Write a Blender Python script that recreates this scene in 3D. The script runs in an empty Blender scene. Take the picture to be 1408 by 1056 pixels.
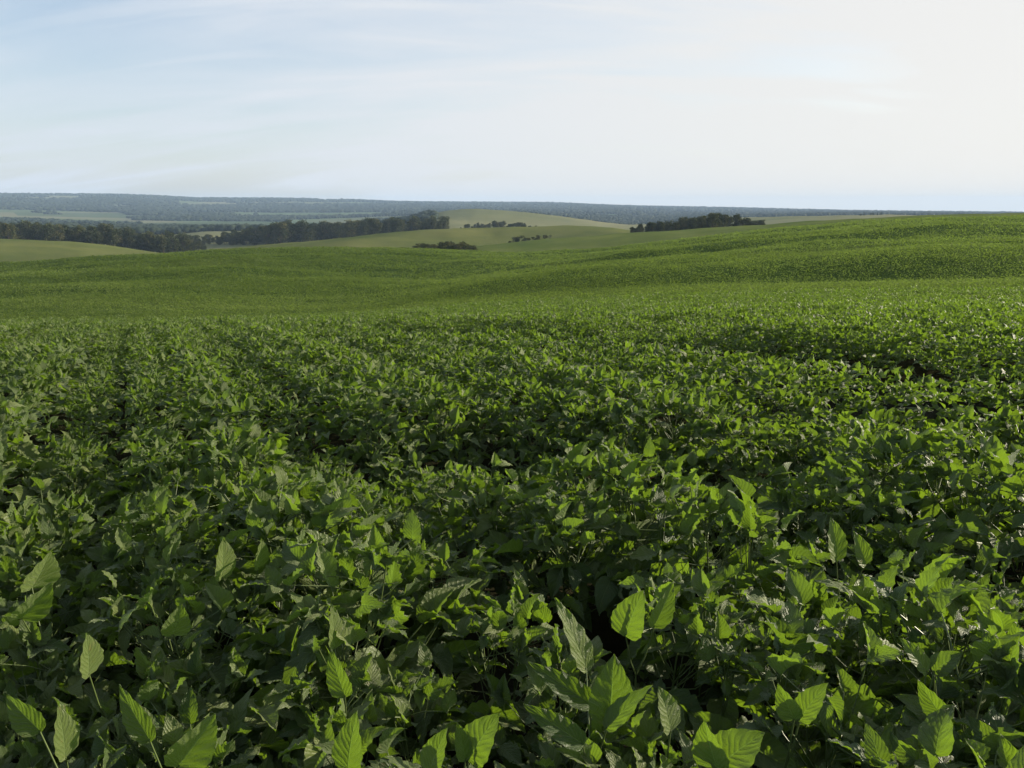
import bpy, math, random
import numpy as np
random.seed(7)
rng = np.random.default_rng(11)
C = bpy.context.scene.collection
R = math.radians

# ------------------------------------------------------------------ camera
F = 1105.0
CAMZ = 1.65
HOR = 283.0
PITCH = math.atan((528 - HOR) / F)
cam = bpy.data.cameras.new('camera')
cam.sensor_width = 36.0
cam.lens = 36.0 * F / 1408
cam.clip_start = 0.05
cam.clip_end = 60000
co = bpy.data.objects.new('camera', cam)
co.location = (0, 0, CAMZ)
co.rotation_euler = (math.pi / 2 - PITCH, 0, 0)
C.objects.link(co)
bpy.context.scene.camera = co

# ------------------------------------------------------------------ world, sun, exposure
SUN_AZ = 70.0       # degrees clockwise from the view direction (+Y)
SUN_EL = 16.0
sc = bpy.context.scene
sc.view_settings.view_transform = 'Standard'
sc.view_settings.look = 'None'
sc.view_settings.exposure = 0.98
sc.view_settings.gamma = 1.0
sc.cycles.max_bounces = 6
sc.cycles.diffuse_bounces = 3
sc.cycles.glossy_bounces = 2
sc.cycles.transmission_bounces = 3
sc.cycles.volume_bounces = 0
sc.cycles.sample_clamp_indirect = 4.0
try:
    sc.cycles.use_denoising = True
    sc.cycles.denoiser = 'OPENIMAGEDENOISE'
except Exception:
    pass


class NT:
    """small helper to wire node trees"""
    def __init__(s, tree):
        s.t = tree
        s.n = tree.nodes
        s.l = tree.links

    def node(s, typ, ins=None, **props):
        n = s.n.new(typ)
        for k, v in props.items():
            setattr(n, k, v)
        if ins:
            for k, v in ins.items():
                if isinstance(v, bpy.types.NodeSocket):
                    s.l.new(v, n.inputs[k])
                else:
                    n.inputs[k].default_value = v
        return n

    def math(s, op, a, b=0.0, c=0.0, clamp=False):
        return s.node('ShaderNodeMath', {0: a, 1: b, 2: c}, operation=op, use_clamp=clamp).outputs[0]

    def mix(s, fac, a, b, blend='MIX'):
        n = s.node('ShaderNodeMix', None, data_type='RGBA', blend_type=blend)
        for idx, v in ((0, fac), (6, a), (7, b)):
            if isinstance(v, bpy.types.NodeSocket):
                s.l.new(v, n.inputs[idx])
            else:
                n.inputs[idx].default_value = v
        return n.outputs[2]

    def ramp(s, fac, lo, hi):
        n = s.node('ShaderNodeMapRange', {0: fac, 1: lo, 2: hi, 3: 0.0, 4: 1.0}, clamp=True, interpolation_type='SMOOTHSTEP')
        return n.outputs[0]


w = bpy.data.worlds.new('World')
sc.world = w
w.use_nodes = True
w.node_tree.nodes.clear()
nt = NT(w.node_tree)
sky = nt.node('ShaderNodeTexSky', None, sky_type='NISHITA', sun_disc=False, sun_elevation=R(SUN_EL),
              sun_rotation=R(SUN_AZ), altitude=300.0, air_density=1.0, dust_density=1.6, ozone_density=1.5)
tc = nt.node('ShaderNodeTexCoord')
sep = nt.node('ShaderNodeSeparateXYZ', {0: tc.outputs['Generated']})
# cirrus sheet: project the direction on a high plane so streaks foreshorten towards the horizon
zz = nt.math('MAXIMUM', sep.outputs[2], 0.0)
den = nt.math('ADD', zz, 0.30)
px = nt.math('DIVIDE', sep.outputs[0], den)
py = nt.math('DIVIDE', sep.outputs[1], den)
pc = nt.node('ShaderNodeCombineXYZ', {0: px, 1: py, 2: 0.0}).outputs[0]
mp = nt.node('ShaderNodeMapping', {0: pc, 1: (1.3, 0.4, 0), 2: (0, 0, R(-5)), 3: (0.55, 1.5, 1)})
n1 = nt.node('ShaderNodeTexNoise', {'Vector': mp.outputs[0], 'Scale': 1.5, 'Detail': 5.0, 'Roughness': 0.52, 'Distortion': 0.5})
mp2 = nt.node('ShaderNodeMapping', {0: pc, 1: (3.3, 0.1, 0), 2: (0, 0, R(-9)), 3: (0.5, 2.6, 1)})
n2 = nt.node('ShaderNodeTexNoise', {'Vector': mp2.outputs[0], 'Scale': 2.0, 'Detail': 6.0, 'Roughness': 0.5, 'Distortion': 0.8})
c1 = nt.ramp(n1.outputs[0], 0.30, 0.72)
c2 = nt.ramp(n2.outputs[0], 0.42, 0.72)
cl = nt.math('ADD', nt.math('MULTIPLY', c1, 0.75), nt.math('MULTIPLY', c2, 0.45), clamp=True)
# the veil is thicker low down where one looks through more of it, and towards the sun
low = nt.ramp(zz, 0.32, 0.0)
sd = (math.sin(R(SUN_AZ)), math.cos(R(SUN_AZ)))
tow = nt.math('ADD', nt.math('MULTIPLY', sep.outputs[0], sd[0]), nt.math('MULTIPLY', sep.outputs[1], sd[1]))
tow = nt.ramp(tow, -0.25, 0.85)
veil = nt.math('ADD', nt.math('MULTIPLY', cl, 0.72), nt.math('ADD', nt.math('MULTIPLY', low, 0.52), nt.math('MULTIPLY', tow, 0.38)), clamp=True)
veil = nt.math('MINIMUM', veil, 0.96)
skyc = nt.mix(1.0, sky.outputs[0], (0.098, 0.100, 0.101, 1), 'MULTIPLY')
blue = nt.mix(1.0, skyc, (1.02, 1.0, 1.02, 1), 'MULTIPLY')
veilcol = nt.mix(tow, (0.370, 0.402, 0.445, 1), (0.452, 0.445, 0.430, 1))
fin = nt.mix(veil, blue, veilcol)
SKYC = fin
bg = nt.node('ShaderNodeBackground', {0: fin, 1: 1.0})
out = nt.node('ShaderNodeOutputWorld', {0: bg.outputs[0]})

sun = bpy.data.lights.new('sun', 'SUN')
sun.energy = 5.0
sun.angle = R(0.5)
sun.color = (1.0, 0.89, 0.69)
so = bpy.data.objects.new('sun', sun)
so.rotation_euler = (math.pi / 2 - R(SUN_EL), 0, math.pi - R(SUN_AZ))
C.objects.link(so)


# ------------------------------------------------------------------ helpers
def pix_dir(x, y):
    x = np.asarray(x, float); y = np.asarray(y, float)
    cx = (x - 704) / F; cy = (528 - y) / F
    cp, sp = math.cos(PITCH), math.sin(PITCH)
    return cx, cp + sp * cy, -sp + cp * cy


def az_tan(x, y):
    dx, dy, dz = pix_dir(x, y)
    return np.arctan2(dx, dy), dz / np.hypot(dx, dy)


def pchip(xs, ys, xq):
    xs = np.asarray(xs, float); ys = np.asarray(ys, float)
    h = np.diff(xs); d = np.diff(ys) / h
    m = np.zeros_like(ys)
    for i in range(1, len(xs) - 1):
        if d[i - 1] * d[i] > 0:
            w1 = 2 * h[i] + h[i - 1]; w2 = h[i] + 2 * h[i - 1]
            m[i] = (w1 + w2) / (w1 / d[i - 1] + w2 / d[i])
    m[0] = d[0]; m[-1] = d[-1]
    q = np.clip(xq, xs[0], xs[-1])
    i = np.clip(np.searchsorted(xs, q, side='right') - 1, 0, len(h) - 1)
    t = (q - xs[i]) / h[i]
    return ((1 + 2 * t) * (1 - t) ** 2 * ys[i] + t * (1 - t) ** 2 * h[i] * m[i]
            + t * t * (3 - 2 * t) * ys[i + 1] + t * t * (t - 1) * h[i] * m[i + 1])


_lat = rng.random((256, 256))


def vnoise(x, y):
    x = np.asarray(x, float); y = np.asarray(y, float)
    xi = np.floor(x).astype(int); yi = np.floor(y).astype(int)
    fx = x - xi; fy = y - yi
    fx = fx * fx * (3 - 2 * fx); fy = fy * fy * (3 - 2 * fy)
    a = _lat[xi % 256, yi % 256]; b = _lat[(xi + 1) % 256, yi % 256]
    c = _lat[xi % 256, (yi + 1) % 256]; d = _lat[(xi + 1) % 256, (yi + 1) % 256]
    return (a * (1 - fx) + b * fx) * (1 - fy) + (c * (1 - fx) + d * fx) * fy


def fbm(x, y, o=4):
    s = 0; a = 0.5; n = 0
    for k in range(o):
        s = s + a * vnoise(x * 2 ** k + 17.3 * k, y * 2 ** k + 5.1 * k); n += a; a *= 0.5
    return s / n


def mesh_np(name, V, Fq, mat, parent=None, uv=None, attrs=None, smooth=True, link=True):
    """V (n,3), Fq (m,k) faces of k corners; uv per vertex; attrs: per-vertex floats"""
    me = bpy.data.meshes.new(name)
    V = np.ascontiguousarray(V, dtype=np.float32); Fq = np.ascontiguousarray(Fq, dtype=np.int32)
    me.vertices.add(len(V)); me.vertices.foreach_set('co', V.ravel())
    k = Fq.shape[1]
    me.loops.add(Fq.size); me.loops.foreach_set('vertex_index', Fq.ravel())
    me.polygons.add(len(Fq))
    me.polygons.foreach_set('loop_start', np.arange(0, Fq.size, k, dtype=np.int32))
    me.polygons.foreach_set('loop_total', np.full(len(Fq), k, dtype=np.int32))
    me.polygons.foreach_set('use_smooth', np.full(len(Fq), smooth, dtype=bool))
    me.update(calc_edges=True)
    if uv is not None:
        u = me.uv_layers.new(name='UVMap')
        u.data.foreach_set('uv', np.ascontiguousarray(uv[Fq.ravel()], dtype=np.float32).ravel())
    for an, av in (attrs or {}).items():
        a = me.attributes.new(an, 'FLOAT', 'POINT')
        a.data.foreach_set('value', np.ascontiguousarray(av, dtype=np.float32))
    me.materials.append(mat)
    if not link:
        return me
    o = bpy.data.objects.new(name, me)
    C.objects.link(o)
    o.parent = parent
    return o


def tag(o, label=None, cat=None, group=None, kind=None):
    if label: o['label'] = label
    if cat: o['category'] = cat
    if group: o['group'] = group
    if kind: o['kind'] = kind
    return o


# ------------------------------------------------------------------ materials
def leaf_material(name, dark, light, trans, gloss=0.46, veins=True, spec=0.42, tmix=0.42, sheen=0.0, orand=False):
    m = bpy.data.materials.new(name); m.use_nodes = True
    m.node_tree.nodes.clear(); t = NT(m.node_tree)
    at = t.node('ShaderNodeAttribute', None, attribute_name='tint').outputs['Fac']
    geo = t.node('ShaderNodeNewGeometry')
    col = t.mix(at, dark, light)
    if orand:
        rn = t.node('ShaderNodeObjectInfo').outputs['Random']
        col = t.mix(rn, t.mix(1.0, col, (0.45, 0.5, 0.5, 1), 'MULTIPLY'), t.mix(1.0, col, (1.75, 1.5, 1.3, 1), 'MULTIPLY'))
    tcol = t.mix(at, tuple(c * 0.75 for c in trans[:3]) + (1,), trans)
    # backs of leaves are paler and duller
    col = t.mix(t.math('MULTIPLY', geo.outputs['Backfacing'], 0.45), col, (0.105, 0.150, 0.062, 1))
    bump = None
    if veins:
        uv = t.node('ShaderNodeUVMap').outputs[0]
        s = t.node('ShaderNodeSeparateXYZ', {0: uv})
        au = t.math('ABSOLUTE', t.math('SUBTRACT', s.outputs[0], 0.5))     # 0 .. 0.5
        mid = t.ramp(au, 0.030, 0.008)
        ph = t.math('SUBTRACT', t.math('MULTIPLY', s.outputs[1], 8.0), t.math('MULTIPLY', au, 6.5))
        dn = t.node('ShaderNodeTexNoise', {'Vector': geo.outputs['Position'], 'Scale': 28.0, 'Detail': 2.0}).outputs[0]
        ph = t.math('ADD', ph, t.math('MULTIPLY', t.math('SUBTRACT', dn, 0.5), 1.5))
        fr = t.math('ABSOLUTE', t.math('SUBTRACT', t.math('FRACT', ph), 0.5))  # 0.5 on a vein line
        lat = t.ramp(fr, 0.435, 0.495)
        vn = t.math('MAXIMUM', mid, t.math('MULTIPLY', lat, 0.6))
        tcg = t.node('ShaderNodeTexCoord').outputs['UV']
        nz = t.node('ShaderNodeTexNoise', {'Vector': tcg, 'Scale': 22.0, 'Detail': 3.0}).outputs[0]
        vo = t.node('ShaderNodeTexVoronoi', {'Vector': tcg, 'Scale': 26.0}, feature='DISTANCE_TO_EDGE').outputs[0]
        net = t.ramp(vo, 0.0, 0.10)
        col = t.mix(t.math('MULTIPLY', vn, 0.55), col, (0.15, 0.20, 0.07, 1))
        col = t.mix(t.math('MULTIPLY', t.math('SUBTRACT', nz, 0.35), 0.6, clamp=True), col, (0.075, 0.125, 0.02, 1))
        tcol = t.mix(t.math('MULTIPLY', vn, 0.55), tcol, (0.20, 0.34, 0.04, 1))
        pil = t.math('ABSOLUTE', t.math('SINE', t.math('MULTIPLY', ph, 3.14159)))
        h = t.math('ADD', t.math('MULTIPLY', pil, -0.55), t.math('ADD', t.math('MULTIPLY', net, 0.28), t.math('MULTIPLY', mid, -0.6)))
        geo_n = t.node('ShaderNodeTexNoise', {'Vector': geo.outputs['Position'], 'Scale': 55.0, 'Detail': 3.0}).outputs[0]
        spot = t.math('MULTIPLY', t.ramp(geo_n, 0.66, 0.72), 0.6)
        col = t.mix(spot, col, (0.17, 0.14, 0.045, 1))
        bump = t.node('ShaderNodeBump', {'Strength': 0.6, 'Distance': 0.005, 'Height': h}).outputs[0]
    pb = t.node('ShaderNodeBsdfPrincipled', {'Base Color': col, 'Roughness': gloss, 'Specular IOR Level': spec, 'Sheen Weight': sheen, 'Sheen Roughness': 0.35, 'Sheen Tint': (0.8, 0.9, 0.6, 1)})
    tr = t.node('ShaderNodeBsdfTranslucent', {'Color': tcol})
    if bump is not None:
        t.l.new(bump, pb.inputs['Normal']); t.l.new(bump, tr.inputs['Normal'])
    mx = t.node('ShaderNodeMixShader', {0: tmix})
    t.l.new(pb.outputs[0], mx.inputs[1]); t.l.new(tr.outputs[0], mx.inputs[2])
    t.node('ShaderNodeOutputMaterial', {0: mx.outputs[0]})
    return m


def ground_material(name, stops, scale, detail=5, bump=0.3, bdist=0.3, bscale=None, stretch=(1, 1, 1), rough=0.95, voronoi=None):
    m = bpy.data.materials.new(name); m.use_nodes = True
    t = NT(m.node_tree); pb = t.n['Principled BSDF']
    pos = t.node('ShaderNodeNewGeometry').outputs['Position']
    mp = t.node('ShaderNodeMapping', {0: pos, 3: stretch}).outputs[0]
    n = t.node('ShaderNodeTexNoise', {'Vector': mp, 'Scale': scale, 'Detail': float(detail), 'Roughness': 0.6}).outputs[0]
    cr = t.node('ShaderNodeValToRGB', {0: n})
    e = cr.color_ramp.elements
    e[0].position, e[0].color = stops[0][0], stops[0][1]
    e[1].position, e[1].color = stops[-1][0], stops[-1][1]
    for p, c in stops[1:-1]:
        k = e.new(p); k.color = c
    col = cr.outputs[0]
    if voronoi:
        vs, cols = voronoi
        vm = t.node('ShaderNodeMapping', {0: pos, 2: (0, 0, R(20)), 3: (1, 1, 0)}).outputs[0]
        wv = t.node('ShaderNodeTexNoise', {'Vector': vm, 'Scale': 0.002, 'Detail': 2.0})
        wv2 = t.mix(0.012 * 20, vm, wv.outputs[1], 'LINEAR_LIGHT') if False else vm
        v = t.node('ShaderNodeTexVoronoi', {'Vector': wv2, 'Scale': vs}, feature='F1')
        vr = t.node('ShaderNodeSeparateColor', {0: v.outputs['Color']}).outputs[0]
        c2 = t.node('ShaderNodeValToRGB', {0: vr}); c2.color_ramp.interpolation = 'CONSTANT'
        e = c2.color_ramp.elements
        e[0].position, e[0].color = 0.0, cols[0]
        e[1].position, e[1].color = 1.0 / len(cols), cols[1]
        for i in range(2, len(cols)):
            k = e.new(i / len(cols)); k.color = cols[i]
        col = t.mix(0.65, col, c2.outputs[0])
    t.l.new(col, pb.inputs['Base Color'])
    pb.inputs['Roughness'].default_value = rough
    pb.inputs['Specular IOR Level'].default_value = 0.0
    bn = t.node('ShaderNodeTexNoise', {'Vector': mp, 'Scale': bscale or scale * 6, 'Detail': 6.0, 'Roughness': 0.7}).outputs[0]
    t.l.new(t.node('ShaderNodeBump', {'Strength': bump, 'Distance': bdist, 'Height': bn}).outputs[0], pb.inputs['Normal'])
    return m


M_leaf = leaf_material('bean_leaf', (0.030, 0.063, 0.014, 1), (0.152, 0.187, 0.054, 1), (0.198, 0.330, 0.014, 1), sheen=0.35)
M_leaf_far = leaf_material('bean_leaf_far', (0.030, 0.066, 0.014, 1), (0.075, 0.120, 0.026, 1), (0.135, 0.240, 0.018, 1), veins=False)
M_hill_leaf = leaf_material('hill_leaf', (0.044, 0.068, 0.019, 1), (0.152, 0.192, 0.056, 1), (0.20, 0.30, 0.04, 1), gloss=0.7, veins=False, spec=0.08)
M_stem = leaf_material('bean_stem', (0.07, 0.11, 0.03, 1), (0.10, 0.13, 0.04, 1), (0.1, 0.16, 0.02, 1), veins=False, tmix=0.1)
M_soil = ground_material('soil', [(0.3, (0.016, 0.017, 0.009, 1)), (0.7, (0.034, 0.032, 0.018, 1))], 6.0, bump=0.6, bdist=0.05)
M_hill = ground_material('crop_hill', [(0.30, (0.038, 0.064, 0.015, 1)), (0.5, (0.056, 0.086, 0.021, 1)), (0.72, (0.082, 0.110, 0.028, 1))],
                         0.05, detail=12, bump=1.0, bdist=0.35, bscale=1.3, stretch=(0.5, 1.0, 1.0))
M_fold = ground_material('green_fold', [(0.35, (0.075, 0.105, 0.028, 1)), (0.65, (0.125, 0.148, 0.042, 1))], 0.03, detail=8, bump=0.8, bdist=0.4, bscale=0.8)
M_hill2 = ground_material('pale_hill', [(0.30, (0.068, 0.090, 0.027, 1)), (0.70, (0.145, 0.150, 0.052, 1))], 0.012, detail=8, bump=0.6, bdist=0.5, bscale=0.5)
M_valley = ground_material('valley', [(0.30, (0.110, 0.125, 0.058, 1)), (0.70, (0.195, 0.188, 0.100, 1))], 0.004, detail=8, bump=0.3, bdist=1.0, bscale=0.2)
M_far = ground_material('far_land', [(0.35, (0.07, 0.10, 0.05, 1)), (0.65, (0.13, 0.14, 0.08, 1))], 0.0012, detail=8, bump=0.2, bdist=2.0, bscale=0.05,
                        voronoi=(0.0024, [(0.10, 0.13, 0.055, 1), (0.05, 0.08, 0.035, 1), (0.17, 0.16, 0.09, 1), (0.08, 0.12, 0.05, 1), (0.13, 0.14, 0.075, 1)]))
M_tree = leaf_material('tree_leaf', (0.018, 0.029, 0.011, 1), (0.105, 0.100, 0.038, 1), (0.04, 0.06, 0.012, 1), gloss=0.7, veins=False, spec=0.15, tmix=0.18, orand=True)
M_far_tree = leaf_material('forest_leaf', (0.013, 0.024, 0.013, 1), (0.032, 0.044, 0.022, 1), (0.03, 0.05, 0.01, 1), gloss=0.8, veins=False, spec=0.1, tmix=0.1)
M_bark = ground_material('bark', [(0.3, (0.05, 0.038, 0.028, 1)), (0.7, (0.12, 0.10, 0.075, 1))], 8.0, bump=0.5, bdist=0.03)

# ------------------------------------------------------------------ terrain (one heightfield, cut at its hidden valleys)
CX = [0, 100, 200, 300, 400, 500, 600, 700, 800, 900, 1000, 1100, 1200, 1300, 1408]
yA = np.array([436, 434, 433, 432, 430, 427, 423, 420, 417, 413, 410, 407, 404, 402, 400.])
yB = np.array([363, 356, 351, 346.5, 344.5, 343.5, 345, 347.5, 345, 334, 324.5, 313, 305, 301, 298.])
yC2 = [(0, 369), (100, 362), (200, 357), (300, 352), (400, 350), (500, 349), (603, 346), (657, 339), (770, 327), (853, 321), (940, 316),
       (1060, 308), (1200, 300), (1280, 296.3), (1408, 293)]
sky_y = [(0, 268.5), (150, 269), (215, 271), (280, 274), (400, 274.5), (480, 276), (560, 279), (750, 280.5), (870, 285), (1000, 287.5),
         (1100, 290), (1200, 292.5), (1330, 293.8), (1408, 294.5)]
Z = lambda ys: list(zip(CX, ys))
RINGS = [
    (60, Z([440, 439, 438, 437, 435, 430, 419, 411, 405, 400, 397, 395, 392, 390, 388])),
    (70, Z([433, 432, 431, 429, 427, 423, 413, 406, 401, 396, 393, 391, 388, 385, 383])),
    (80, Z([425, 424, 422, 420, 418, 414, 402, 389, 379, 373, 369, 364, 359, 356, 354])),
    (92, Z([416, 414, 412, 409, 407, 403, 394, 380, 370, 363, 358, 353, 349, 345, 342])),
    (150, Z([388, 384, 380, 376, 374, 372, 371, 366, 360, 352, 345, 338, 331, 325, 320])),
    (250, Z(yB)),
    (320, Z(yB + np.array([5, 5, 5, 5, 5, 5, 4, 3, 3, 3, 3, 3, 2.5, 2, 2]))),
    (400, yC2),
    (480, Z([345, 347, 352, 350, 344, 337, 338, 338, 328.5, 322, 317, 310, 304, 300, 297])),
    (600, [(0, 329), (67, 331), (133, 336), (200, 345), (228, 348), (300, 343), (367, 337), (467, 328), (553, 318.5), (640, 313.5), (720, 312),
           (787, 311), (837, 313), (870, 317), (940, 320), (1060, 315), (1200, 306), (1280, 301), (1408, 298)]),
    (720, [(0, 333), (133, 339), (228, 349), (290, 343), (430, 336), (553, 323), (720, 316), (837, 317), (940, 324), (1060, 318), (1200, 309), (1408, 300)]),
    (900, [(0, 334), (133, 336), (228, 341), (290, 330), (430, 328), (553, 322), (640, 318), (837, 319), (940, 322), (1060, 312), (1200, 305), (1408, 300)]),
    (1600, [(0, 313), (200, 316), (400, 316), (540, 306), (590, 295), (620, 289.5), (650, 288), (700, 291), (780, 299.5), (870, 310.5), (940, 308),
            (1020, 299), (1100, 298), (1200, 297), (1280, 299), (1408, 300)]),
    (2000, [(0, 310), (200, 312), (400, 312), (540, 306), (620, 296), (700, 297), (780, 304), (870, 312), (940, 306), (1020, 301), (1200, 299), (1408, 301)]),
    (2600, [(0, 303), (200, 306), (400, 305), (540, 300), (620, 295), (700, 294), (780, 298), (870, 302), (1020, 299), (1200, 297), (1408, 299)]),
    (4000, [(0, 287), (200, 289), (400, 291), (620, 289), (780, 290), (1000, 294), (1200, 294.5), (1408, 297)]),
    (6500, sky_y),
    (9000, [(x, y + 9) for x, y in sky_y]),
]


def ring_curve(pts, azq):
    a, t = az_tan([p[0] for p in pts], [p[1] for p in pts])
    v = pchip(a, t, np.clip(azq, a[0], a[-1]))
    e = np.clip((np.abs(azq) - R(50)) / R(130), 0, 1); e = e * e * (3 - 2 * e)
    return v * (1 - e) + 0.5 * (t[0] + t[-1]) * e


AZ = np.concatenate([np.arange(-180, -50, 2.5), np.arange(-50, 50, 0.09), np.arange(50, 180.1, 2.5)]) * math.pi / 180
LR = np.linspace(math.log(0.4), math.log(9000), 560)
RR = np.exp(LR)
tA = -ring_curve(Z(yA + 18), AZ)
rA = 3.25 / tA
lrA = np.log(rA)
curves = [(-tA), ring_curve(Z(yA + np.array([12, 12, 12, 12, 11, 10, 8, 6, 5, 4, 3, 3, 3, 3, 3.])), AZ)] + [ring_curve(p, AZ) for _, p in RINGS]
curves = np.array(curves)
GZ = np.zeros((len(AZ), len(RR)))
for i in range(len(AZ)):
    xs = [lrA[i], lrA[i] + math.log(1.35)] + [math.log(r) for r, _ in RINGS]
    far = pchip(xs, curves[:, i], LR)
    zf = CAMZ + RR * far
    a = 1.1 / rA[i] ** 2
    b = tA[i] - 2 * a * rA[i]
    zn = 0.55 - a * RR ** 2 - b * (np.sqrt(RR ** 2 + 0.3) - 0.55)
    canopy = np.where(RR < rA[i], zn, zf)
    off = 0.55 - 0.50 * np.clip((RR - 40) / 22, 0, 1)
    GZ[i] = canopy - off
gx = np.sin(AZ)[:, None] * RR[None]; gy = np.cos(AZ)[:, None] * RR[None]
und = (fbm(gx * 0.05 + 40, gy * 0.05 + 40, 3) - 0.5) * 1.5 * np.clip((RR - 50) / 50, 0, 1)[None]
und += (fbm(gx * 0.018 + 3, gy * 0.03 + 14, 3) - 0.5) * 6.0 * (np.clip((RR - 90) / 60, 0, 1) * np.clip((250 - RR) / 60, 0, 1))[None]
und += (fbm(gx * 0.004 + 9, gy * 0.004 + 9, 3) - 0.5) * 3.0 * np.clip((RR - 700) / 600, 0, 1)[None]
und += (fbm(gx * 0.010 + 13, gy * 0.014 + 4, 3) - 0.5) * 6.0 * (np.clip((RR - 440) / 50, 0, 1) * np.clip((600 - RR) / 60, 0, 1))[None]
und += (fbm(gx * 0.004 + 23, gy * 0.006 + 4, 3) - 0.5) * 12.0 * (np.clip((RR - 950) / 150, 0, 1) * np.clip((1580 - RR) / 150, 0, 1))[None]
GZ += und


def canopy_hit(x, y):
    """point of the canopy top seen at a pixel of the near field"""
    dx, dy, dz = pix_dir(x, y)
    h = math.hypot(dx, dy); t = -dz / h; a = math.atan2(dx, dy)
    ta = float(np.interp(a, AZ, tA)); ra = 3.25 / ta; q = 1.1 / ra ** 2; b = ta - 2 * q * ra
    disc = (t - b) ** 2 - 4 * q * 1.1
    r = ((t - b) - math.sqrt(max(disc, 0))) / (2 * q)
    return np.array([math.sin(a) * r, math.cos(a) * r])


track = [canopy_hit(*p) for p in ((470, 447), (600, 449), (740, 454), (860, 461), (1000, 470), (1130, 480), (1270, 492), (1408, 505), (1560, 522))]
furrows = [(track, 0.60, 1.20)] + [([canopy_hit(*p) for p in ps], dep, wd) for ps, dep, wd in (
    (((640, 588), (780, 600), (900, 613), (1020, 612)), 0.42, 0.55),
    (((1130, 548), (1260, 553), (1408, 562), (1500, 570)), 0.32, 0.60),
    (((0, 640), (150, 648), (300, 664)), 0.20, 0.45),
    (((-40, 560), (180, 568), (420, 590)), 0.20, 0.60),
    (((1000, 690), (1200, 720), (1408, 765)), 0.20, 0.30))]
hollows = [(canopy_hit(*p), rr) for p, rr in (((930, 618), 0.30), ((1010, 640), 0.2), ((110, 815), 0.13), ((640, 800), 0.10), ((830, 772), 0.14), ((1290, 590), 0.22), ((430, 640), .15))]


def seg_dist(P, a, b):
    ab = b - a; t = np.clip(((P - a) @ ab) / (ab @ ab), 0, 1)
    return np.linalg.norm(P - (a + t[:, None] * ab), axis=1)



# shallow furrows and wheel tracks of the near field, and small hollows
jn = np.where(RR < 34)[0]
gp = np.stack([gx[:, jn].ravel(), gy[:, jn].ravel()], -1)
dip = np.zeros(len(gp))
for pl, dep, wd in furrows:
    dd_ = np.min([seg_dist(gp, pl[q], pl[q + 1]) for q in range(len(pl) - 1)], axis=0)
    dip = np.maximum(dip, dep * np.exp(-(dd_ / wd) ** 4))
for c_, q_ in hollows:
    dip = np.maximum(dip, 0.14 * np.exp(-(np.linalg.norm(gp - c_, axis=1) / (q_ * 1.4)) ** 2))
dip = dip + 0.10 * (0.5 - fbm(gp[:, 0] * 0.55 + 70, gp[:, 1] * 0.55 + 20, 2)) * np.clip(np.hypot(gp[:, 0], gp[:, 1]) / 3, 0, 1)
GZ[:, jn] -= dip.reshape(len(AZ), len(jn))


def ground_z(x, y):
    r = np.maximum(np.hypot(x, y), RR[0]); a = np.arctan2(x, y)
    fi = np.interp(a, AZ, np.arange(len(AZ))); fj = np.clip((np.log(r) - LR[0]) / (LR[1] - LR[0]), 0, len(RR) - 1.001)
    i = np.clip(fi.astype(int), 0, len(AZ) - 2); j = fj.astype(int); u = fi - i; v = fj - j
    return (GZ[i, j] * (1 - u) + GZ[i + 1, j] * u) * (1 - v) + (GZ[i, j + 1] * (1 - u) + GZ[i + 1, j + 1] * u) * v


def terrain_piece(name, r0, r1, mat, label, cat):
    js = np.where((RR >= r0) & (RR <= r1))[0]
    if js[0] > 0: js = np.concatenate([[js[0] - 1], js])
    n, m = len(AZ), len(js)
    V = np.stack([gx[:, js], gy[:, js], GZ[:, js]], -1).reshape(-1, 3)
    ii, jj = np.meshgrid(np.arange(n - 1), np.arange(m - 1), indexing='ij')
    a = (ii * m + jj).ravel()
    Fq = np.stack([a, a + 1, a + m + 1, a + m], -1)[:, ::-1]
    if js[0] == 0:   # close the disc under the camera
        V = np.vstack([V, [[0, 0, float(GZ[:, 0].mean())]]])
        k = len(V) - 1; b = np.arange(n - 1) * m
        Fq = np.vstack([Fq, np.stack([b, b + m, np.full(n - 1, k), np.full(n - 1, k)], -1)[:, :3].repeat(1, 0) if False else np.zeros((0, 4), int)])
    o = mesh_np(name, V, Fq, mat)
    return tag(o, label, cat, kind='structure')


terrain_piece('ground', 0, 42, M_soil, 'dark soil of the bean field under the leaves', 'ground')
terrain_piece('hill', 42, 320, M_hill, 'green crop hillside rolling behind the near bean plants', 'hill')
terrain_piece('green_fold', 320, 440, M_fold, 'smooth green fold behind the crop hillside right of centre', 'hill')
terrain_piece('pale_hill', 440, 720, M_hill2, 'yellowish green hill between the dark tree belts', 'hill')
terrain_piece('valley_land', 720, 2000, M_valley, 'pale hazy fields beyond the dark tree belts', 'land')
terrain_piece('distant_hills', 2000, 9000, M_far, 'blue hazy patchwork hills along the horizon', 'hills')


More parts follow.
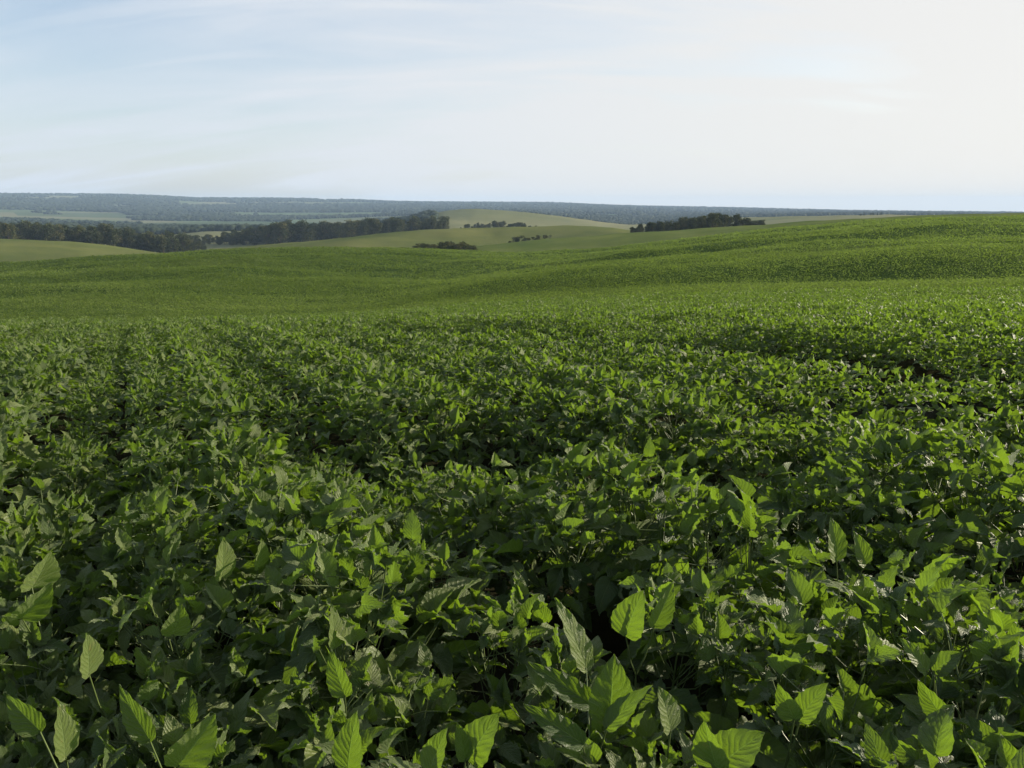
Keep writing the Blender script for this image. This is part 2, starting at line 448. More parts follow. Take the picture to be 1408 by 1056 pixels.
# ------------------------------------------------------------------ leaves
def leaf_template(nu, nv, fold, curl, ripple, seed, ratio=0.62, twist=0.0):
    r = np.random.default_rng(seed)
    us = np.linspace(-1, 1, nu); vs = np.linspace(0, 1, nv)
    U, Vv = np.meshgrid(us, vs, indexing='ij')
    wv = (np.maximum(Vv, 0.0) ** 0.46) * (np.maximum(1 - Vv, 0) ** 0.95)
    wv = wv / ((0.326 ** 0.46) * (0.674 ** 0.95)) * ratio * 0.5
    wv = np.maximum(wv, 0.004)
    edge = 1 + 0.035 * np.sin(Vv * 41 + seed) * (np.abs(U) > 0.9) * (nv > 6)
    X = U * wv * edge
    Y = Vv + 0.10 * (np.abs(U) ** 1.5) * (1 - Vv) * 0.6 * -1     # lobes reach back a little at the base
    Zz = fold * np.abs(X) - curl * (Vv - 0.15) ** 2
    Zz = Zz + ripple * np.sin(2 * math.pi * (Vv * 4.3 - np.abs(U) * 0.9) + seed) * np.abs(U) * 0.5
    Zz = Zz + ripple * 0.45 * np.sin(2 * math.pi * (Vv * 1.1) + seed * 2.1) * U
    an = twist * Vv
    X2 = X * np.cos(an) - Zz * np.sin(an); Z2 = X * np.sin(an) + Zz * np.cos(an)
    P = np.stack([X2, Y, Z2], -1).reshape(-1, 3)
    uv = np.stack([U * 0.5 + 0.5, Vv], -1).reshape(-1, 2)
    ii, jj = np.meshgrid(np.arange(nu - 1), np.arange(nv - 1), indexing='ij')
    a = (ii * nv + jj).ravel()
    Fq = np.stack([a, a + nv, a + nv + 1, a + 1], -1)
    return P, uv, Fq


PAR = [(0.35, 0.25, 0.09), (0.7, 0.45, 0.11), (0.15, 0.50, 0.10), (0.9, 0.15, 0.09), (0.5, -0.10, 0.12), (0.25, 0.8, 0.11), (1.2, 0.35, 0.08), (0.1, 0.1, 0.14)]


def templates(nu, nv):
    return [leaf_template(nu, nv, f, c, rp, 3 + 5 * i, 0.56 + 0.04 * (i % 4), [0, 0.5, -0.6, 0.2, 0.9, -0.3, 0.4, -0.9][i]) for i, (f, c, rp) in enumerate(PAR)]


T_HI = templates(9, 13)
T_MID = templates(5, 6)
T_LO = templates(3, 4)
T_XLO = templates(3, 3)


def frames(az, pit, roll):
    """columns: side, length, normal. az around z, pit = pitch of the length axis above horizontal"""
    d = np.stack([np.sin(az) * np.cos(pit), np.cos(az) * np.cos(pit), np.sin(pit)], -1)
    s = np.stack([np.cos(az), -np.sin(az), np.zeros_like(az)], -1)
    n = np.cross(s, d)
    c, q = np.cos(roll)[:, None], np.sin(roll)[:, None]
    s2 = s * c + n * q
    n2 = np.cross(s2, d)
    return np.stack([s2, d, n2], -1)   # (m,3,3): P @ M^T


def leaf_batch(T, pos, fr, size, tint, pick):
    Vs, Fs, Us, Ts = [], [], [], []; base = 0
    for k in range(len(T)):
        sel = np.where(pick == k)[0]
        if len(sel) == 0: continue
        P, uv, Fq = T[k]; n = len(P)
        W = np.einsum('pj,mij->mpi', P, fr[sel]) * size[sel][:, None, None] + pos[sel][:, None, :]
        Vs.append(W.reshape(-1, 3))
        Fs.append((Fq[None] + (np.arange(len(sel)) * n)[:, None, None] + base).reshape(-1, 4))
        Us.append(np.tile(uv, (len(sel), 1)))
        Ts.append(np.repeat(tint[sel], n))
        base += n * len(sel)
    return np.vstack(Vs), np.vstack(Fs), np.vstack(Us), np.concatenate(Ts)


def tube(path, radii, k=5):
    path = np.asarray(path, float); n = len(path)
    t = np.gradient(path, axis=0); t /= np.linalg.norm(t, axis=1)[:, None] + 1e-9
    ref = np.array([0.31, 0.95, 0.05]); a = np.cross(t, ref); a /= np.linalg.norm(a, axis=1)[:, None] + 1e-9
    b = np.cross(t, a); th = np.arange(k) * 2 * math.pi / k
    V = path[:, None] + np.asarray(radii)[:, None, None] * (a[:, None] * np.cos(th)[None, :, None] + b[:, None] * np.sin(th)[None, :, None])
    Fq = []
    for i in range(n - 1):
        for j in range(k):
            Fq.append((i * k + j, i * k + (j + 1) % k, (i + 1) * k + (j + 1) % k, (i + 1) * k + j))
    return V.reshape(-1, 3), np.array(Fq)


def join(parts):
    V, Fq, b = [], [], 0
    for v, f in parts:
        V.append(v); Fq.append(f + b); b += len(v)
    return np.vstack(V), np.vstack(Fq)


def plant_spec(r, h=0.53, ntop=10, nlow=8, nup=4):
    """one bean plant: petiole tubes and leaflet placements in local space"""
    pos, az, pit, roll, size, tint = [], [], [], [], [], []
    tubes = []
    lean = r.normal(0, 0.03, 2)
    st = [np.array([lean[0] * q * q, lean[1] * q * q, h * 0.86 * q]) for q in np.linspace(0, 1, 5)]
    tubes.append(tube(st, np.linspace(0.0045, 0.0022, 5)))
    a0 = r.uniform(0, 6.28)
    for k in range(ntop + nlow):
        top = k < ntop
        q = r.uniform(0.55, 0.98) if top else r.uniform(0.25, 0.6)
        s = np.array([lean[0] * q * q, lean[1] * q * q, h * 0.86 * q])
        a = a0 + k * 2.4 + r.normal(0, 0.4)
        out = r.uniform(0.03, 0.19) if top else r.uniform(0.10, 0.25)
        ze = (h + r.normal(-0.02, 0.045)) if top else h * r.uniform(0.45, 0.82)
        e = np.array([s[0] + out * math.sin(a), s[1] + out * math.cos(a), max(ze - 0.3 * out, s[2] + 0.02)])
        mid = (s + e) / 2 + np.array([math.sin(a), math.cos(a), 0]) * out * 0.15
        tubes.append(tube([s, mid, e], [0.0022, 0.0018, 0.0014], 4))
        base_s = r.uniform(0.058, 0.102) if top else r.uniform(0.10, 0.145)
        if top and r.random() < 0.25: base_s *= 0.65
        basepit = r.normal(0.62, 0.6) if top else r.normal(-0.1, 0.3)
        tt = np.clip(r.normal(0.42, 0.33), 0, 1)
        for l, (da, f) in enumerate(((0, 1.0), (1.25, 0.92), (-1.25, 0.92))):
            laz = a + da + r.normal(0, 0.2)
            lp = basepit + r.normal(0, 0.30)
            dirv = np.array([math.sin(a), math.cos(a), 0.2])
            p0 = e + (dirv * 0.022 if l == 0 else 0)
            pos.append(p0); az.append(laz); pit.append(lp); roll.append(r.normal(0, 0.6)); size.append(base_s * f)
            tint.append(np.clip(tt + r.normal(0, 0.12), 0, 1))
    for k in range(nup):          # young leaves that stand straight up out of the canopy
        a = r.uniform(0, 6.28); out = r.uniform(0.02, 0.14)
        e = np.array([out * math.sin(a), out * math.cos(a), h + r.uniform(-0.03, 0.035)])
        tubes.append(tube([st[-1], (st[-1] + e) / 2 + np.array([0, 0, 0.01]), e], [0.0022, 0.0018, 0.0014], 4))
        pos.append(e); az.append(r.uniform(0, 6.28)); pit.append(r.uniform(0.85, 1.5)); roll.append(r.normal(0, 0.3))
        size.append(r.uniform(0.06, 0.10)); tint.append(np.clip(r.normal(0.6, 0.3), 0, 1))
    A = lambda q: np.array(q)
    return A(pos), A(az), A(pit), A(roll), A(size), A(tint), join(tubes)


# ------------------------------------------------------------------ crop layout: rows that run to the far left
ROWD = np.array([-0.42, 0.9075]); ROWN = np.array([0.9075, 0.42])




pts = []
for n in np.arange(-100, 100):
    s = np.arange(-20, 60, 0.15)
    nn = n * 0.47
    p = ROWD[None] * (s + rng.uniform(-0.06, 0.06, len(s)))[:, None] + ROWN[None] * (nn + rng.normal(0, 0.05, len(s)))[:, None]
    pts.append(p)
pts = np.vstack(pts)
rr_ = np.hypot(pts[:, 0], pts[:, 1]); aa_ = np.arctan2(pts[:, 0], pts[:, 1])
keep = (rr_ < 46) & ((np.abs(aa_) < R(50)) | (rr_ < 3.0)) & (rr_ > 0.15)
keep &= ~((rr_ > 22) & (rng.random(len(pts)) < 0.35))
d = np.min([seg_dist(pts, track[i], track[i + 1]) for i in range(len(track) - 1)], axis=0)
lowm = np.where(d < 1.15, 0.40, 1.0) * (1 - 0.22 * np.clip((0.40 - fbm(pts[:, 0] * 0.8 + 5, pts[:, 1] * 0.8 + 5, 2)) * 6, 0, 1))
for c, q in hollows:
    lowm = np.where(np.linalg.norm(pts - c, axis=1) < q * 1.5, 0.38, lowm)
rowh = 1 + 0.15 * np.sin(np.round((pts @ ROWN) / 0.47) * 2.1) * (0.5 + fbm(pts[:, 0] * .3, pts[:, 1] * .3, 2))
lowm = (lowm * rowh)[keep]
pts = pts[keep]; rr_ = rr_[keep]; aa_ = aa_[keep]
hz = 0.95 + 0.17 * fbm(pts[:, 0] * 0.9 + 60, pts[:, 1] * 0.9 + 60, 3) + rng.normal(0, 0.035, len(pts))
hz = hz * lowm
hz = np.where(rr_ < 1.6, np.minimum(hz, 1.05), hz)

# order by how large they show; those outside the frame go to the mass
vis = np.abs(pts[:, 0]) / np.maximum(pts[:, 1], 0.01) < 0.70
low = (pts[:, 1] > 0.95)
order = np.argsort(np.where(vis & low, rr_, 1e3))
near_i = order[:282]
NEAR = set(near_i.tolist())


# single leaves that stand out in the nearest plants: base, tip (bearings in the photo), width, turn towards the sun, sunlit paleness painted into the tint
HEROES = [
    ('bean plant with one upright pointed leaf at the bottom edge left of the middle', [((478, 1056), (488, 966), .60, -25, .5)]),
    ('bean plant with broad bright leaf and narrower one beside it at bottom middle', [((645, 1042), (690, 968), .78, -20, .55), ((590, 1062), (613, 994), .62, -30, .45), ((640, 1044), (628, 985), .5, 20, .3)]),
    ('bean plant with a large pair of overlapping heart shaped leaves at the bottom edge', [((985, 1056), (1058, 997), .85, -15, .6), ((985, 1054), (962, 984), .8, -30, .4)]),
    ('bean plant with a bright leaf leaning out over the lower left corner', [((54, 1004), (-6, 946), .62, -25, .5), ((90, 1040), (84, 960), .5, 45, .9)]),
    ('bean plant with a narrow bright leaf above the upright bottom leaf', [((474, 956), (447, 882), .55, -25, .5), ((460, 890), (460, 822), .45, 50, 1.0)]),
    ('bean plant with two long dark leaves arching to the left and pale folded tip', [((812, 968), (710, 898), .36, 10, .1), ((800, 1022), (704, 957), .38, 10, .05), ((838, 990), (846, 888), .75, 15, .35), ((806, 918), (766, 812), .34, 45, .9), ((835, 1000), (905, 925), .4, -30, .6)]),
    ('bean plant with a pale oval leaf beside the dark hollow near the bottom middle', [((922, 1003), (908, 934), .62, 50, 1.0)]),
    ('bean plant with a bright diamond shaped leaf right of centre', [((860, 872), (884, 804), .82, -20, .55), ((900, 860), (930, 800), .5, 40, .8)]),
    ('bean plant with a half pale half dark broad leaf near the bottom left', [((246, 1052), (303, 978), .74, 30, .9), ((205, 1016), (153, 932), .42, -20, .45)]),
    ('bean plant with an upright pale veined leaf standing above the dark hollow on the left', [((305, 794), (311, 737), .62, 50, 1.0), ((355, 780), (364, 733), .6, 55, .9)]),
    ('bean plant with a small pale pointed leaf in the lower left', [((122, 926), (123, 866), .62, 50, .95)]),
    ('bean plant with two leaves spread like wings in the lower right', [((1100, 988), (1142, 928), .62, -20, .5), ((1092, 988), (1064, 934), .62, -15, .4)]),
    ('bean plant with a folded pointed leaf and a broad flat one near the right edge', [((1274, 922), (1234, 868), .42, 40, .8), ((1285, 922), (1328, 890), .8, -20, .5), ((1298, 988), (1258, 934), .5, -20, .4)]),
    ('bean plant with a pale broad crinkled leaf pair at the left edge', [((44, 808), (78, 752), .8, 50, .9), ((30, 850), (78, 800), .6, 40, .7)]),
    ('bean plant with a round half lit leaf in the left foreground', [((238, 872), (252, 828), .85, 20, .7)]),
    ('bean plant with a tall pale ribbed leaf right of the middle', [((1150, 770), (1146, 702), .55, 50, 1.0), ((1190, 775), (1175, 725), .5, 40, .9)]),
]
hero_specs = []
for hl, leaves in HEROES:
    rec = []
    for (b, tpx, wd, turn, pale) in leaves:
        g = canopy_hit(*b); gz_ = float(ground_z(np.array([g[0]]), np.array([g[1]]))[0])
        camp = np.array([0, 0, CAMZ])
        db = np.array([float(q) for q in pix_dir(*b)]); dt = np.array([float(q) for q in pix_dir(*tpx)])
        # the canopy hit lies 0.55 above ground; come a little nearer so that the leaf stands over its neighbours
        tb = (np.hypot(*g) / np.hypot(db[0], db[1])) * 0.93
        B = camp + db * tb
        Tp = camp + dt * tb * (0.985 if tpx[1] < b[1] - 30 else 1.0)
        Tp = B + (Tp - B) * (0.80 + 0.12 * random.random())
        rec.append((B, Tp, wd, turn, pale))
    root = np.array([np.mean([q[0][0] for q in rec]), np.mean([q[0][1] for q in rec]) + 0.05])
    hero_specs.append((hl, root, rec))
for hl, root, rec in hero_specs:
    c = root * (1 - 0.12 / np.hypot(*root))
    dd = np.linalg.norm(pts - c, axis=1)
    hz = np.where(dd < 0.20, np.minimum(hz, 0.90), hz)


# individual plants: 16 prototypes, copied
protos = []
for k in range(16):
    r = np.random.default_rng(100 + k)
    pos, az, pit, roll, size, tint, (tv, tf) = plant_spec(r)
    Vl, Fl, Ul, Tl = leaf_batch(T_HI, pos, frames(az, pit, roll), size, tint, r.integers(0, 8, len(pos)))
    me_l = mesh_np('foliage', Vl, Fl, M_leaf, uv=Ul, attrs={'tint': Tl}, link=False)
    me_s = mesh_np('stem', tv, tf, M_stem, attrs={'tint': np.full(len(tv), 0.5)}, link=False)
    protos.append((me_l, me_s))


def add_plant(x, y, s, k, rz, label, group):
    e = bpy.data.objects.new('bean_plant', None); C.objects.link(e)
    e.empty_display_size = 0.1
    e.location = (x, y, float(ground_z(np.array([x]), np.array([y]))[0])); e.rotation_euler = (0, 0, rz); e.scale = (s, s, s)
    tag(e, label, 'plant', group)
    for nme, me in (('foliage', protos[k][0]), ('stem', protos[k][1])):
        o = bpy.data.objects.new(nme, me); C.objects.link(o); o.parent = e
    return e


for q, i in enumerate(near_i):
    add_plant(pts[i, 0], pts[i, 1], float(hz[i]), q % 16, random.uniform(0, 6.28),
              'leafy green bean plant standing in the dense crop closest to the viewer', 'bean plants of the near crop')


def hero_plant(k, label, root, rec):
    gz_ = float(ground_z(np.array([root[0]]), np.array([root[1]]))[0])
    base = np.array([root[0], root[1], gz_])
    Vs, Us, Ts, Fs, n0 = [], [], [], [], 0
    tubes = []
    top = np.mean([q[0] for q in rec], axis=0); hh = (top[2] - gz_) * 0.72
    st = [np.array([0.006 * math.sin(3 * q), 0, hh * q]) for q in np.linspace(0, 1, 5)]
    tubes.append(tube(st, np.linspace(0.005, 0.0025, 5)))
    for j, (B, Tp, wd, turn, pale) in enumerate(rec):
        d = Tp - B; L = np.linalg.norm(d); d = d / L
        n = np.array([0, 0, CAMZ]) - B; n -= d * (n @ d); n /= np.linalg.norm(n)
        s_ = np.cross(d, n)
        a = R(turn); n = n * math.cos(a) + s_ * math.sin(a); s_ = np.cross(d, n)
        P, uv, Fq = leaf_template(15, 25, 0.30, 0.14, 0.035, 31 + 7 * k + j, wd * 0.92 * (1.15 if abs(turn) > 38 else 1.0), 0.15)
        Wd = P @ np.stack([s_, d, n]) * L + (B - base)
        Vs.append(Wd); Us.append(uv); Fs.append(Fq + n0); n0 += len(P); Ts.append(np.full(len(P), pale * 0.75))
        e = B - base; m_ = (st[-1] + e) / 2 + np.array([0, 0, -0.02])
        tubes.append(tube([st[-1], m_, e], [0.0026, 0.0022, 0.0018], 6))
    # lower leaves of the same plant
    pos, az, pit, roll, size, tint, (tv, tf) = plant_spec(np.random.default_rng(700 + k), h=hh * 0.9, ntop=4, nlow=6, nup=0)
    Vl, Fl, Ul, Tl = leaf_batch(T_HI, pos, frames(az, pit * 0.4, roll), size, tint, np.random.default_rng(k).integers(0, 8, len(pos)))
    Vs.append(Vl); Us.append(Ul); Fs.append(Fl + n0); Ts.append(Tl); tubes.append((tv, tf))
    e = bpy.data.objects.new('bean_plant', None); C.objects.link(e); e.empty_display_size = 0.1; e.location = base
    tag(e, label, 'plant')
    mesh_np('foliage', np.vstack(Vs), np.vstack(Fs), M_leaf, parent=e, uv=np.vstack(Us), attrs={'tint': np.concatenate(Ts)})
    tv, tf = join(tubes)
    mesh_np('stem', tv, tf, M_stem, parent=e, attrs={'tint': np.full(len(tv), 0.5)})


for k, (hl, root, rec) in enumerate(hero_specs):
    hero_plant(k, hl, root, rec)

# the rest of the near crop: one mass
rest = np.array([i for i in range(len(pts)) if i not in NEAR])
specs = [plant_spec(np.random.default_rng(500 + k), ntop=11, nlow=4, nup=3) for k in range(40)]


def mass(idx, T, extra=1.0, drop=0.0):
    Vs, Fs, Us, Ts = [], [], [], []; b = 0
    P, A_, Pi, Ro, S, Ti = [], [], [], [], [], []
    gz = ground_z(pts[idx, 0], pts[idx, 1])
    for q, i in enumerate(idx):
        pos, az, pit, roll, size, tint, _ = specs[random.randrange(40)]
        if drop > 0:
            kk = rng.random(len(pos)) > drop
            pos, az, pit, roll, size, tint = (v[kk] for v in (pos, az, pit, roll, size, tint))
        rz = random.uniform(0, 6.28); c, s = math.cos(-rz), math.sin(-rz)
        w = pos * hz[i]
        P.append(np.stack([w[:, 0] * c - w[:, 1] * s + pts[i, 0], w[:, 0] * s + w[:, 1] * c + pts[i, 1], w[:, 2] + gz[q]], -1))
        A_.append(az + rz); Pi.append(pit); Ro.append(roll); S.append(size * hz[i] * extra); Ti.append(tint)
    P = np.vstack(P); A_, Pi, Ro, S, Ti = (np.concatenate(v) for v in (A_, Pi, Ro, S, Ti))
    return leaf_batch(T, P, frames(A_, Pi, Ro), S, Ti, rng.integers(0, 8, len(P)))


def merge(parts):
    V, Fq, U, T, b = [], [], [], [], 0
    for v, f, u, t in parts:
        V.append(v); Fq.append(f + b); U.append(u); T.append(t); b += len(v)
    return np.vstack(V), np.vstack(Fq), np.vstack(U), np.concatenate(T)


g0 = rest[rr_[rest] < 3.2]; g1 = rest[(rr_[rest] >= 3.2) & (rr_[rest] < 7)]; g2 = rest[(rr_[rest] >= 7) & (rr_[rest] < 13)]; g3 = rest[rr_[rest] >= 13]
V, Fq, U, T = merge([mass(g0, T_HI), mass(g1, T_MID, 0.92), mass(g2, T_LO, 0.86), mass(g3, T_XLO, 0.90)])
o = mesh_np('bean_crop', V, Fq, M_leaf, uv=U, attrs={'tint': T})
tag(o, 'dense mass of green bean leaves filling the field to its crest', 'crop', kind='stuff')
print('near crop faces', len(Fq), 'plants', len(pts))

# crop on the hillside behind: small clumps of leaves
N = 1150000
az = rng.uniform(R(-44), R(44), N); lr = rng.uniform(math.log(38), math.log(315), N); r = np.exp(lr)
x, y = np.sin(az) * r, np.cos(az) * r
rowm = np.sin((x * ROWN[0] + y * ROWN[1]) * 2 * math.pi / 1.6)
hh = rng.random(N) * 0.22 * np.clip(r / 60, 0.8, 1.6) + 0.04
k = rng.random(N) < np.clip(0.42 + 2.2 * (fbm(x * 0.45, y * 0.45, 3) - 0.42) + 0.9 * (fbm(x * 0.05 + 8, y * 0.09 + 3, 3) - 0.42) + 0.12 * rowm, 0.05, 1)
az, r, x, y, hh = az[k], r[k], x[k], y[k], hh[k]; n = len(r)
P = np.stack([x, y, ground_z(x, y) + hh + np.where(r < 62, 0.35 * np.clip((62 - r) / 22, 0, 1), 0)], -1)
size = np.clip(r * 0.0016, 0.10, 0.40) * rng.uniform(0.7, 1.3, n)
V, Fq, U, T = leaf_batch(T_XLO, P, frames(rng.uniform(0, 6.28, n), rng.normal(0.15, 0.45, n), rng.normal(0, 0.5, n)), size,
                         np.clip(rng.normal(0.42, 0.17, n) + 0.30 * np.clip(x / 90, -0.4, 1) + 1.6 * (fbm(x * 0.035 + 31, y * 0.07 + 9, 4) - 0.5), 0, 1), rng.integers(0, 8, n))  # tint also lightens towards the right, sunlit slope painted into leaf colour
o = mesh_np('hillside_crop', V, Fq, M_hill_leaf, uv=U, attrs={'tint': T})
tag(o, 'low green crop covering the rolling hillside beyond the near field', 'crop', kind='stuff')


# ------------------------------------------------------------------ trees
def ico():
    p = (1 + 5 ** 0.5) / 2
    v = np.array([(-1, p, 0), (1, p, 0), (-1, -p, 0), (1, -p, 0), (0, -1, p), (0, 1, p), (0, -1, -p), (0, 1, -p), (p, 0, -1), (p, 0, 1), (-p, 0, -1), (-p, 0, 1)], float)
    v /= np.linalg.norm(v[0])
    f = np.array([(0, 11, 5), (0, 5, 1), (0, 1, 7), (0, 7, 10), (0, 10, 11), (1, 5, 9), (5, 11, 4), (11, 10, 2), (10, 7, 6), (7, 1, 8), (3, 9, 4), (3, 4, 2), (3, 2, 6), (3, 6, 8), (3, 8, 9), (4, 9, 5), (2, 4, 11), (6, 2, 10), (8, 6, 7), (9, 8, 1)])
    return v, f


def tree_proto(seed, shrub=False):
    """unit-height tree"""
    r = np.random.default_rng(seed)
    tubes = []
    th = 0.10 if shrub else 0.35
    wob = r.normal(0, 0.02, (5, 2))
    path = [np.array([wob[k, 0], wob[k, 1], q]) for k, q in enumerate(np.linspace(-0.04, th + 0.25, 5))]
    path[0][:2] = 0
    tubes.append(tube(path, [0.030, 0.024, 0.020, 0.014, 0.008], 6))
    blobs = []
    nb = 9 if shrub else 20
    for k in range(nb):
        a = r.uniform(0, 6.28); u = r.uniform(0, 1)
        zc = (0.25 + 0.55 * u) if shrub else (0.14 + 0.76 * u)
        rad = (0.42 if shrub else 0.27) * math.sqrt(max(0.05, 1 - ((zc - 0.55) / 0.5) ** 2)) * r.uniform(0.3, 1)
        c = np.array([math.sin(a) * rad, math.cos(a) * rad, zc]); br = r.uniform(0.10, 0.19)
        if c[2] + br > 1.0: c[2] = 1.0 - br
        blobs.append((c, br))
        s = path[r.integers(1, 5)]
        tubes.append(tube([s, (s + c) / 2 + np.array([0, 0, -0.02]), c], [0.010, 0.007, 0.003], 4))
    pos, tint = [], []
    for c, br in blobs:
        nl = int(70 * (br / 0.14) ** 2)
        dv = r.normal(0, 1, (nl, 3)); dv /= np.linalg.norm(dv, axis=1)[:, None]
        rad = br * r.uniform(0.45, 1.08, nl) ** 0.6
        pos.append(c + dv * rad[:, None] * np.array([1.1, 1.1, 0.85])); tint.append(np.clip(r.uniform(0.1, 0.7) + r.normal(0, 0.2, nl), 0, 1))
    pos = np.vstack(pos); tint = np.concatenate(tint); n = len(pos)
    V, Fq, U, T = leaf_batch(T_XLO, pos, frames(r.uniform(0, 6.28, n), r.normal(0, 0.6, n), r.normal(0, 0.8, n)),
                             r.uniform(0.05, 0.10, n), tint, r.integers(0, 8, n))
    crown = mesh_np('crown', V, Fq, M_tree, uv=U, attrs={'tint': T}, link=False)
    tv, tf = join(tubes)
    trunk = mesh_np('trunk', tv, tf, M_bark, link=False)
    return crown, trunk


TREES = [tree_proto(900 + k) for k in range(7)]
SHRUBS = [tree_proto(950 + k, True) for k in range(4)]


def plant_tree(xp, r, ytop, label, group, kind='tree', wide=1.0):
    """tree on the terrain at bearing of column xp and distance r, tall enough to reach ytop"""
    a, t = az_tan(xp, ytop); a = float(a); t = float(t)
    x, y = math.sin(a) * r, math.cos(a) * r
    z = float(ground_z(np.array([x]), np.array([y]))[0])
    h = max(CAMZ + r * t - z, 2.0 if kind == 'shrub' else 4.0)
    e = bpy.data.objects.new(kind, None); C.objects.link(e)
    e.location = (x, y, z - 0.1); e.rotation_euler = (0, 0, random.uniform(0, 6.28)); e.scale = (h * wide, h * wide, h)
    cr, tk = random.choice(SHRUBS if kind == 'shrub' else TREES)
    for nme, me in (('crown', cr), ('trunk', tk)):
        o = bpy.data.objects.new(nme, me); C.objects.link(o); o.parent = e
    return tag(e, label, kind, group)


def belt(n, x0, x1, tops, r0, r1, label, group, kind='tree', jit=4.0, wide=(0.7, 1.15), back=0.0):
    tx = [p[0] for p in tops]; ty = [p[1] for p in tops]
    for k in range(n):
        u = (k + random.uniform(0.1, 0.9)) / n
        xp = x0 + (x1 - x0) * u
        r = random.uniform(r0, r1)
        yt = float(np.interp(xp, tx, ty)) + random.gauss(jit * 0.6, jit * 1.15)
        plant_tree(xp, r, yt, label, group, kind, random.uniform(*wide))


belt(78, -50, 285, [(-50, 308), (10, 306), (60, 304), (100, 309), (150, 315), (200, 320), (240, 323), (270, 330), (292, 336)], 625, 760,
     'dark broadleaf tree in the long belt that slopes down the left valley', 'trees of the left valley belt', jit=3.5)
belt(24, 225, 345, [(225, 322), (262, 320), (300, 321), (345, 318)], 790, 860, 'dark tree in the gap between the two long belts', 'trees in the gap between the belts', jit=3)
belt(76, 300, 614, [(300, 321), (340, 313), (380, 306), (450, 305), (530, 301), (560, 301), (600, 298), (614, 302)], 760, 860,
     'dark broadleaf tree in the belt along the top of the pale hill', 'trees of the middle belt', jit=2.5)
belt(24, 553, 652, [(553, 338), (575, 336), (600, 333), (625, 329), (640, 332), (652, 338)], 285, 335,
     'dark shrub in the clump below the middle tree belt', 'shrubs below the middle belt', 'shrub', 1.5, (1.1, 1.6))
belt(9, 700, 755, [(700, 329), (716, 320), (728, 326), (745, 320), (755, 322)], 425, 450,
     'small dark shrub on the pale hill beside the green fold', 'shrubs on the pale hill', 'shrub', 1.0, (1.1, 1.6))
belt(44, 868, 1000, [(868, 316), (885, 309), (905, 304), (935, 301), (950, 298), (975, 297), (1000, 296)], 430, 520,
     'dark tree in the wood behind the right green ridge', 'trees behind the right ridge', jit=2.0)
plant_tree(990, 455, 291.5, 'tallest rounded dark tree at the right part of the wood behind the ridge', None, wide=0.9)
plant_tree(1013, 450, 293, 'tall dark tree right of the tallest one behind the ridge', None, wide=0.85)
plant_tree(1031, 452, 298.5, 'lower round tree at the thin end of the wood behind the ridge', None, wide=1.5)
plant_tree(1002, 470, 297, 'mid height dark tree between the two tallest trees behind the ridge', None, wide=1.3)
plant_tree(1022, 475, 300, 'low broad dark tree filling the gap before the thin end of the wood', None, wide=1.7)
plant_tree(1040, 470, 302, 'low broad dark tree beside the last small tree of the wood', None, wide=1.7)
plant_tree(1048, 455, 301.5, 'small last tree at the right end of the wood behind the ridge', None, wide=1.3)
belt(24, 632, 738, [(635, 310), (655, 306), (680, 303), (692, 306), (700, 309), (710, 306), (735, 310)], 850, 930,
     'bluish hazy tree below the pale distant field', 'hazy trees below the distant field', jit=1.5)
belt(6, 1182, 1215, [(1182, 298), (1195, 295), (1215, 298)], 1300, 1400, 'tiny distant tree above the right ridge', 'tiny trees above the right ridge', jit=.5)

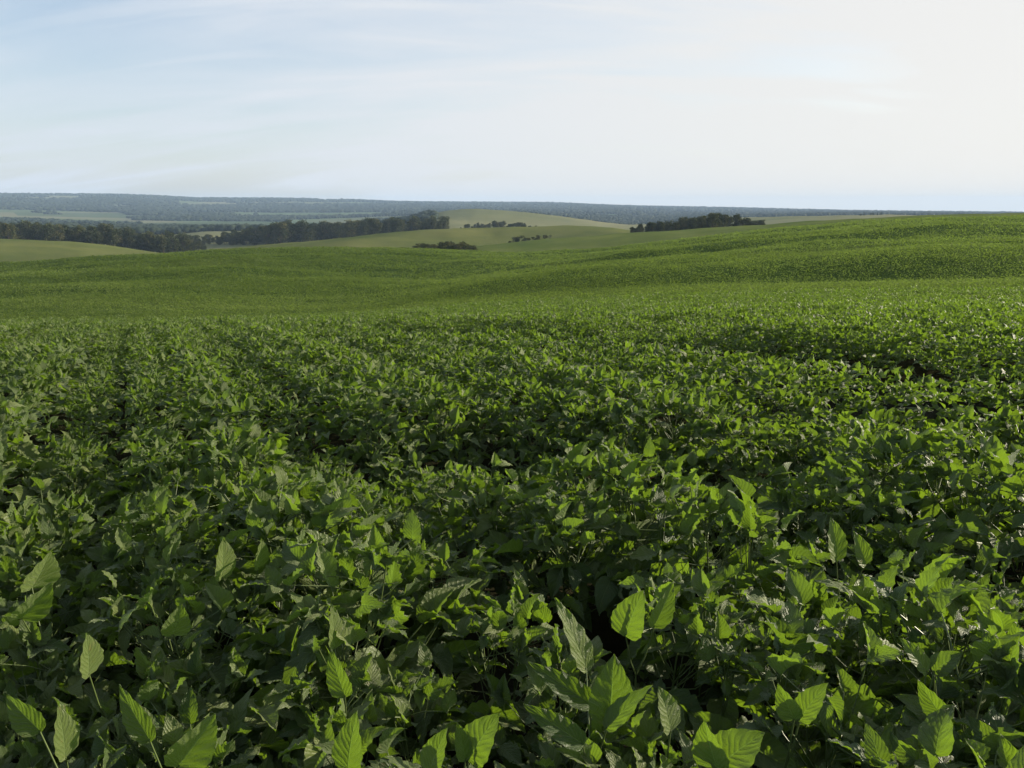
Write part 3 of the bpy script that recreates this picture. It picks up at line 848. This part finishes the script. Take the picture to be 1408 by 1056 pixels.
# far woods: one mass of crowns
iv, iF = ico()
N = 150000
az = rng.uniform(R(-44), R(44), N); r = np.exp(rng.uniform(math.log(1250), math.log(6900), N))
x, y = np.sin(az) * r, np.cos(az) * r
nz = fbm(x * 0.0022 + 30, y * 0.0034 + 70, 5)
thr = np.interp(r, [1250, 1800, 2600, 3600, 5200, 6300], [0.62, 0.60, 0.57, 0.545, 0.50, 0.32])
xp = 704 + F * np.tan(az) / 1.0
thr = np.where((xp > 600), np.interp(r, [1250, 1750, 2000, 2600, 3600, 5200, 6300], [0.95, 0.95, 0.42, 0.40, 0.40, 0.40, 0.25]), thr)
thr = np.where((xp > 1000) & (r < 2300), 0.95, thr)
k = nz > thr
x, y, r = x[k], y[k], r[k]; n = len(r)
z = ground_z(x, y)
s = rng.uniform(3.5, 8.5, n) * np.clip(r / 3500, 0.75, 1.3)
jit = iv[None] * (1 + rng.normal(0, 0.18, (n, 12, 1)))
V = jit * np.stack([s * 1.25, s * 1.25, s * 0.95], -1)[:, None, :] + np.stack([x, y, z + s * 0.7], -1)[:, None, :]
Fq = (iF[None] + (np.arange(n) * 12)[:, None, None]).reshape(-1, 3)
o = mesh_np('distant_forest', V.reshape(-1, 3), Fq, M_far_tree, attrs={'tint': np.repeat(rng.random(n), 12)}, smooth=True)
tag(o, 'bluish woods covering the far hills up to the skyline', 'forest', kind='stuff')
print('far trees', n)

# ------------------------------------------------------------------ haze
hb = 9300.0
z0 = float(GZ.min()) - 1.0; z1 = max(float(GZ.max()) + 22.0, float(V.reshape(-1, 3)[:, 2].max()) + 5)
hv = np.array([(-hb, -hb, z0), (hb, -hb, z0), (hb, hb, z0), (-hb, hb, z0), (-hb, -hb, z1), (hb, -hb, z1), (hb, hb, z1), (-hb, hb, z1)])
hf = np.array([(3, 2, 1, 0), (4, 5, 6, 7), (0, 1, 5, 4), (1, 2, 6, 5), (2, 3, 7, 6), (3, 0, 4, 7)])
mh = bpy.data.materials.new('haze'); mh.use_nodes = True; mh.node_tree.nodes.clear(); t = NT(mh.node_tree)
pv = t.node('ShaderNodeVolumePrincipled', {'Color': (0.52, 0.72, 1.0, 1), 'Density': 0.000085, 'Anisotropy': 0.0})
t.node('ShaderNodeOutputMaterial', {1: pv.outputs[0]})
o = mesh_np('haze', hv, hf, mh, smooth=False)
tag(o, 'pale blue haze between the viewer and the far hills', 'haze', kind='stuff')
print('terrain z', GZ.min(), GZ.max())
